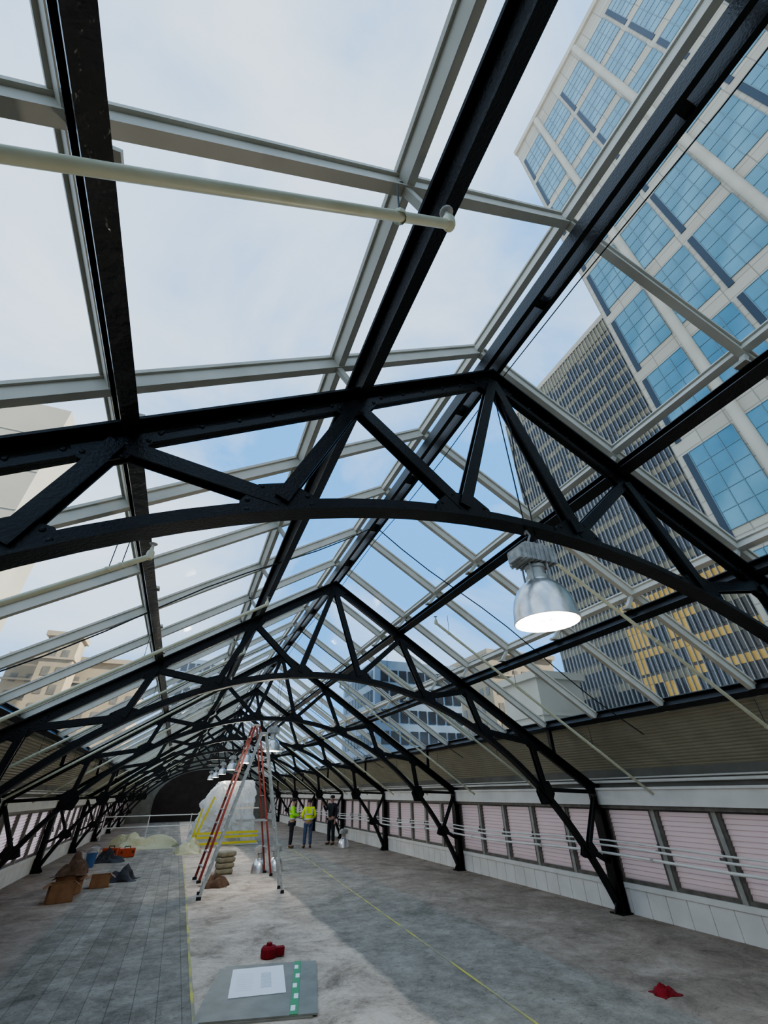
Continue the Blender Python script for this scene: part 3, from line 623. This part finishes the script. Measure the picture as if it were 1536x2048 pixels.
person((6.95,23.6,0),math.radians(-60),DARK,DARK,"person in dark clothing with a raised arm beside a column",{"l":((-.26,-.12,1.2),(-.2,-.34,1.42)),"r":((.27,.03,1.14),(.26,-.04,.88))},hgt=1.88,stripes=False)
# ------------------------------------------------------------------ towers
T1=empty("office_tower",(40,0,-.13),label="tall beige stone office tower with blue grid windows",category="skyscraper")
b=MB(); b.bounds(0,36,-70,18.6,0,116,TOWERP); b.bounds(-.4,36,-70,18.8,114.8,116.4,CONC)
b.obj("tower_body",T1)
b=MB(); ww,hh=4.2,8.9
b.add([(-.06,-ww/2,-hh/2),(-.06,ww/2,-hh/2),(-.06,ww/2,hh/2),(-.06,-ww/2,hh/2)],[(0,1,2,3)],TGLASS)
for i in range(4): yy=-ww/2+ww*i/3; b.bounds(-.12,-.04,yy-.035,yy+.035,-hh/2,hh/2,TMUL)
for i in range(6): zz=-hh/2+hh*i/5; b.bounds(-.10,-.04,-ww/2,ww/2,zz-.03,zz+.03,TMUL)
b.bounds(-.1,-.02,ww/2+.03,ww/2+.62,-hh/2-.8,hh/2,SHADE)  # flat dark strip painted as the shadow in a deep window reveal
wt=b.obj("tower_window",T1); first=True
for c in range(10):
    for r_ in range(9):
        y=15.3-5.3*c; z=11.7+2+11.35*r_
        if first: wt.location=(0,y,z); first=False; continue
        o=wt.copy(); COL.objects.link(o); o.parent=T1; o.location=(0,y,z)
for c in range(0,10,2):
    b=MB(); b.cyl((-.12,12.45-5.3*c,0),(-.12,12.45-5.3*c,114),.50,CONC,16); b.obj("round_pilaster",T1,smooth=True)
T2=empty("office_tower",(60,0,-.13),label="dark bronze office tower with pale vertical fins and golden reflecting windows",category="skyscraper")
b=MB(); b.bounds(0,40,20,60,0,81,T2P); b.bounds(-.3,40,20,60.3,80.2,81.5,CONC); b.obj("tower_body",T2)
b=MB(); rnd=random.Random(3)
for f in range(20):
    z=5+3.6*f
    for c in range(25):
        y=20.2+1.6*c
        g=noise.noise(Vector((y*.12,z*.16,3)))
        zone=(8<z<26) and y<45  # low panes that carry the painted gold reflection
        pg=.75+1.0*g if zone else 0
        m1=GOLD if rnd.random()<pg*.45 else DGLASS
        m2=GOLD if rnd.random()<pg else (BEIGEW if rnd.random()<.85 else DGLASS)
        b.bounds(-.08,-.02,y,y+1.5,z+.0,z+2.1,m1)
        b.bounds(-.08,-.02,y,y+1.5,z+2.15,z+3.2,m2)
for c in range(25):
    y=20.2+1.6*c; b.bounds(-.1,-.02,y,y+1.5,77,80,BEIGEW)
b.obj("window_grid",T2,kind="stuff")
b=MB()
for c in range(51): b.bounds(-.35,0,20.05+.8*c,20.15+.8*c,0,80.5,FIN)
b.obj("vertical_fins",T2,kind="stuff")
def bldg(name,x0,x1,y0,y1,h,mt,lab,wx=3.0,wz=3.6,ws=(1.3,1.8),glass=DGLASS,cornice=None,facex=0,rows=None):
    r=empty(name,(0,0,-.13),label=lab,category="building"); b=MB(); b.bounds(x0,x1,y0,y1,0,h,mt)
    if cornice: b.bounds(x0-.6,x1+.6,y0-.6,y1+.6,h-.2,h+.8,cornice); b.bounds(x0-.3,x1+.3,y0-.3,y1+.3,h-5,h-4.6,cornice)
    b.obj("building_body",r)
    if ws:
        b=MB(); z=2
        while z<h-3:
            x=x0+1.2
            while x<x1-ws[0]: b.bounds(x,x+ws[0],y0-.08,y0-.01,z,z+ws[1],glass); x+=wx
            y=y0+1.2
            while y<y1-ws[0] and facex:
                xf=x1 if facex>0 else x0; b.bounds(xf-.08,xf+.08,y,y+ws[0],z,z+ws[1],glass); y+=wx
            z+=wz
        b.obj("window_grid",r,kind="stuff")
    return r
BRK=mat("tan_brick",(.30,.24,.16),.85,0,(.36,.29,.20),.3); CRM=mat("cream_stone",(.42,.38,.30),.8,0,(.47,.43,.35),.2); WHB=mat("white_cladding",(.33,.30,.235),.6,0,(.37,.34,.27),.15); BLG=mat("blue_grey_cladding",(.16,.22,.30),.4,0,(.22,.30,.38),.3)
TANC=mat("tan_cornice",(.35,.285,.20),.8)
wb=bldg("white_tower",-62,-30,67,81,57.5,WHB,"tall white clad building catching sunlight",ws=None)
b=MB()
for i in range(8): b.bounds(-62.05,-29.95,66.9,67,7*i+2,7*i+2.12,CRM)
b.obj("facade_joint",wb,kind="stuff")
bldg("old_building",-41,-14,122,140,29,BRK,"old tan stone apartment block with rows of windows",cornice=TANC,glass=OLDW)
bldg("old_building",-33,-27,113,119,32,BRK,"old tan stone tower block with roof cornice",cornice=TANC,wx=2.4,glass=OLDW)
bldg("glass_building",31,50,80,100,24,BLG,"blue grey glazed office building",wx=2.0,ws=(1.6,2.2),facex=-1)
bldg("brick_building",61,80,84,100,29,BRK,"tan brick building with small windows",wx=2.6,facex=-1,cornice=TANC,glass=OLDW)
bldg("cream_block",44,52,50,58,15.5,CRM,"plain cream stone rooftop block",ws=None,cornice=CRM)
bldg("glass_building",-8,9,150,170,38,BLG,"distant glazed office building",wx=2.2,ws=(1.7,2.4))
# ------------------------------------------------------------------ world, sun, camera
w=bpy.data.worlds.new("sky"); SC.world=w; w.use_nodes=True; nt=w.node_tree; N=nt.nodes.new; L=nt.links.new
bg=nt.nodes["Background"]; tc=N("ShaderNodeTexCoord")
mp=N("ShaderNodeMapping"); mp.inputs["Scale"].default_value=(1,1,1.6); mp.inputs["Location"].default_value=(.3,.9,.2); L(tc.outputs["Generated"],mp.inputs[0])
n=N("ShaderNodeTexNoise"); n.inputs["Scale"].default_value=1.6; n.inputs["Detail"].default_value=7; n.inputs["Roughness"].default_value=.55; n.inputs["Distortion"].default_value=.4; L(mp.outputs[0],n.inputs[0])
sx=N("ShaderNodeVectorMath"); sx.operation='DOT_PRODUCT'; L(tc.outputs["Generated"],sx.inputs[0]); sx.inputs[1].default_value=(.42,.78,.46)
mrr=N("ShaderNodeMapRange"); mrr.inputs["From Min"].default_value=.66; mrr.inputs["From Max"].default_value=1.0; mrr.inputs["To Min"].default_value=0; mrr.inputs["To Max"].default_value=-.16; L(sx.outputs["Value"],mrr.inputs[0])
ad=N("ShaderNodeMath"); ad.operation='ADD'; L(n.outputs["Fac"],ad.inputs[0]); L(mrr.outputs[0],ad.inputs[1])
r=N("ShaderNodeValToRGB"); e=r.color_ramp.elements; e[0].position=.30; e[0].color=(.10,.31,.68,1); e[1].position=.68; e[1].color=(.65,.70,.80,1)
q=e.new(.48); q.color=(.42,.54,.72,1)
L(ad.outputs[0],r.inputs[0]); L(r.outputs[0],bg.inputs[0]); bg.inputs[1].default_value=1.7
sl=bpy.data.lights.new("sun","SUN"); sl.energy=9; sl.angle=.03; sl.color=(1,.93,.82)
so=bpy.data.objects.new("sun",sl); COL.objects.link(so); so.rotation_euler=Vector((.78,-.25,.57)).to_track_quat('Z','Y').to_euler()
f,pi,ya,ro=839.4,.5873,.3971,-.0173
F=Vector((math.cos(pi)*math.sin(ya),math.cos(pi)*math.cos(ya),math.sin(pi))); Rv=Vector((math.cos(ya),-math.sin(ya),0)); U=Rv.cross(F)
rt=Rv*math.cos(ro)+U*math.sin(ro); up=U*math.cos(ro)-Rv*math.sin(ro)
cd=bpy.data.cameras.new("camera"); co=bpy.data.objects.new("camera",cd); COL.objects.link(co)
M=Matrix((rt,up,-F)).transposed().to_4x4(); M.translation=Vector((0,0,2)); co.matrix_world=M
cd.sensor_fit='VERTICAL'; cd.sensor_height=36; cd.sensor_width=27; cd.lens=f*36/2048; cd.clip_end=2000; cd.clip_start=.05
SC.camera=co
SC.view_settings.view_transform='AgX'; SC.view_settings.look='AgX - Medium High Contrast'; SC.view_settings.exposure=.35
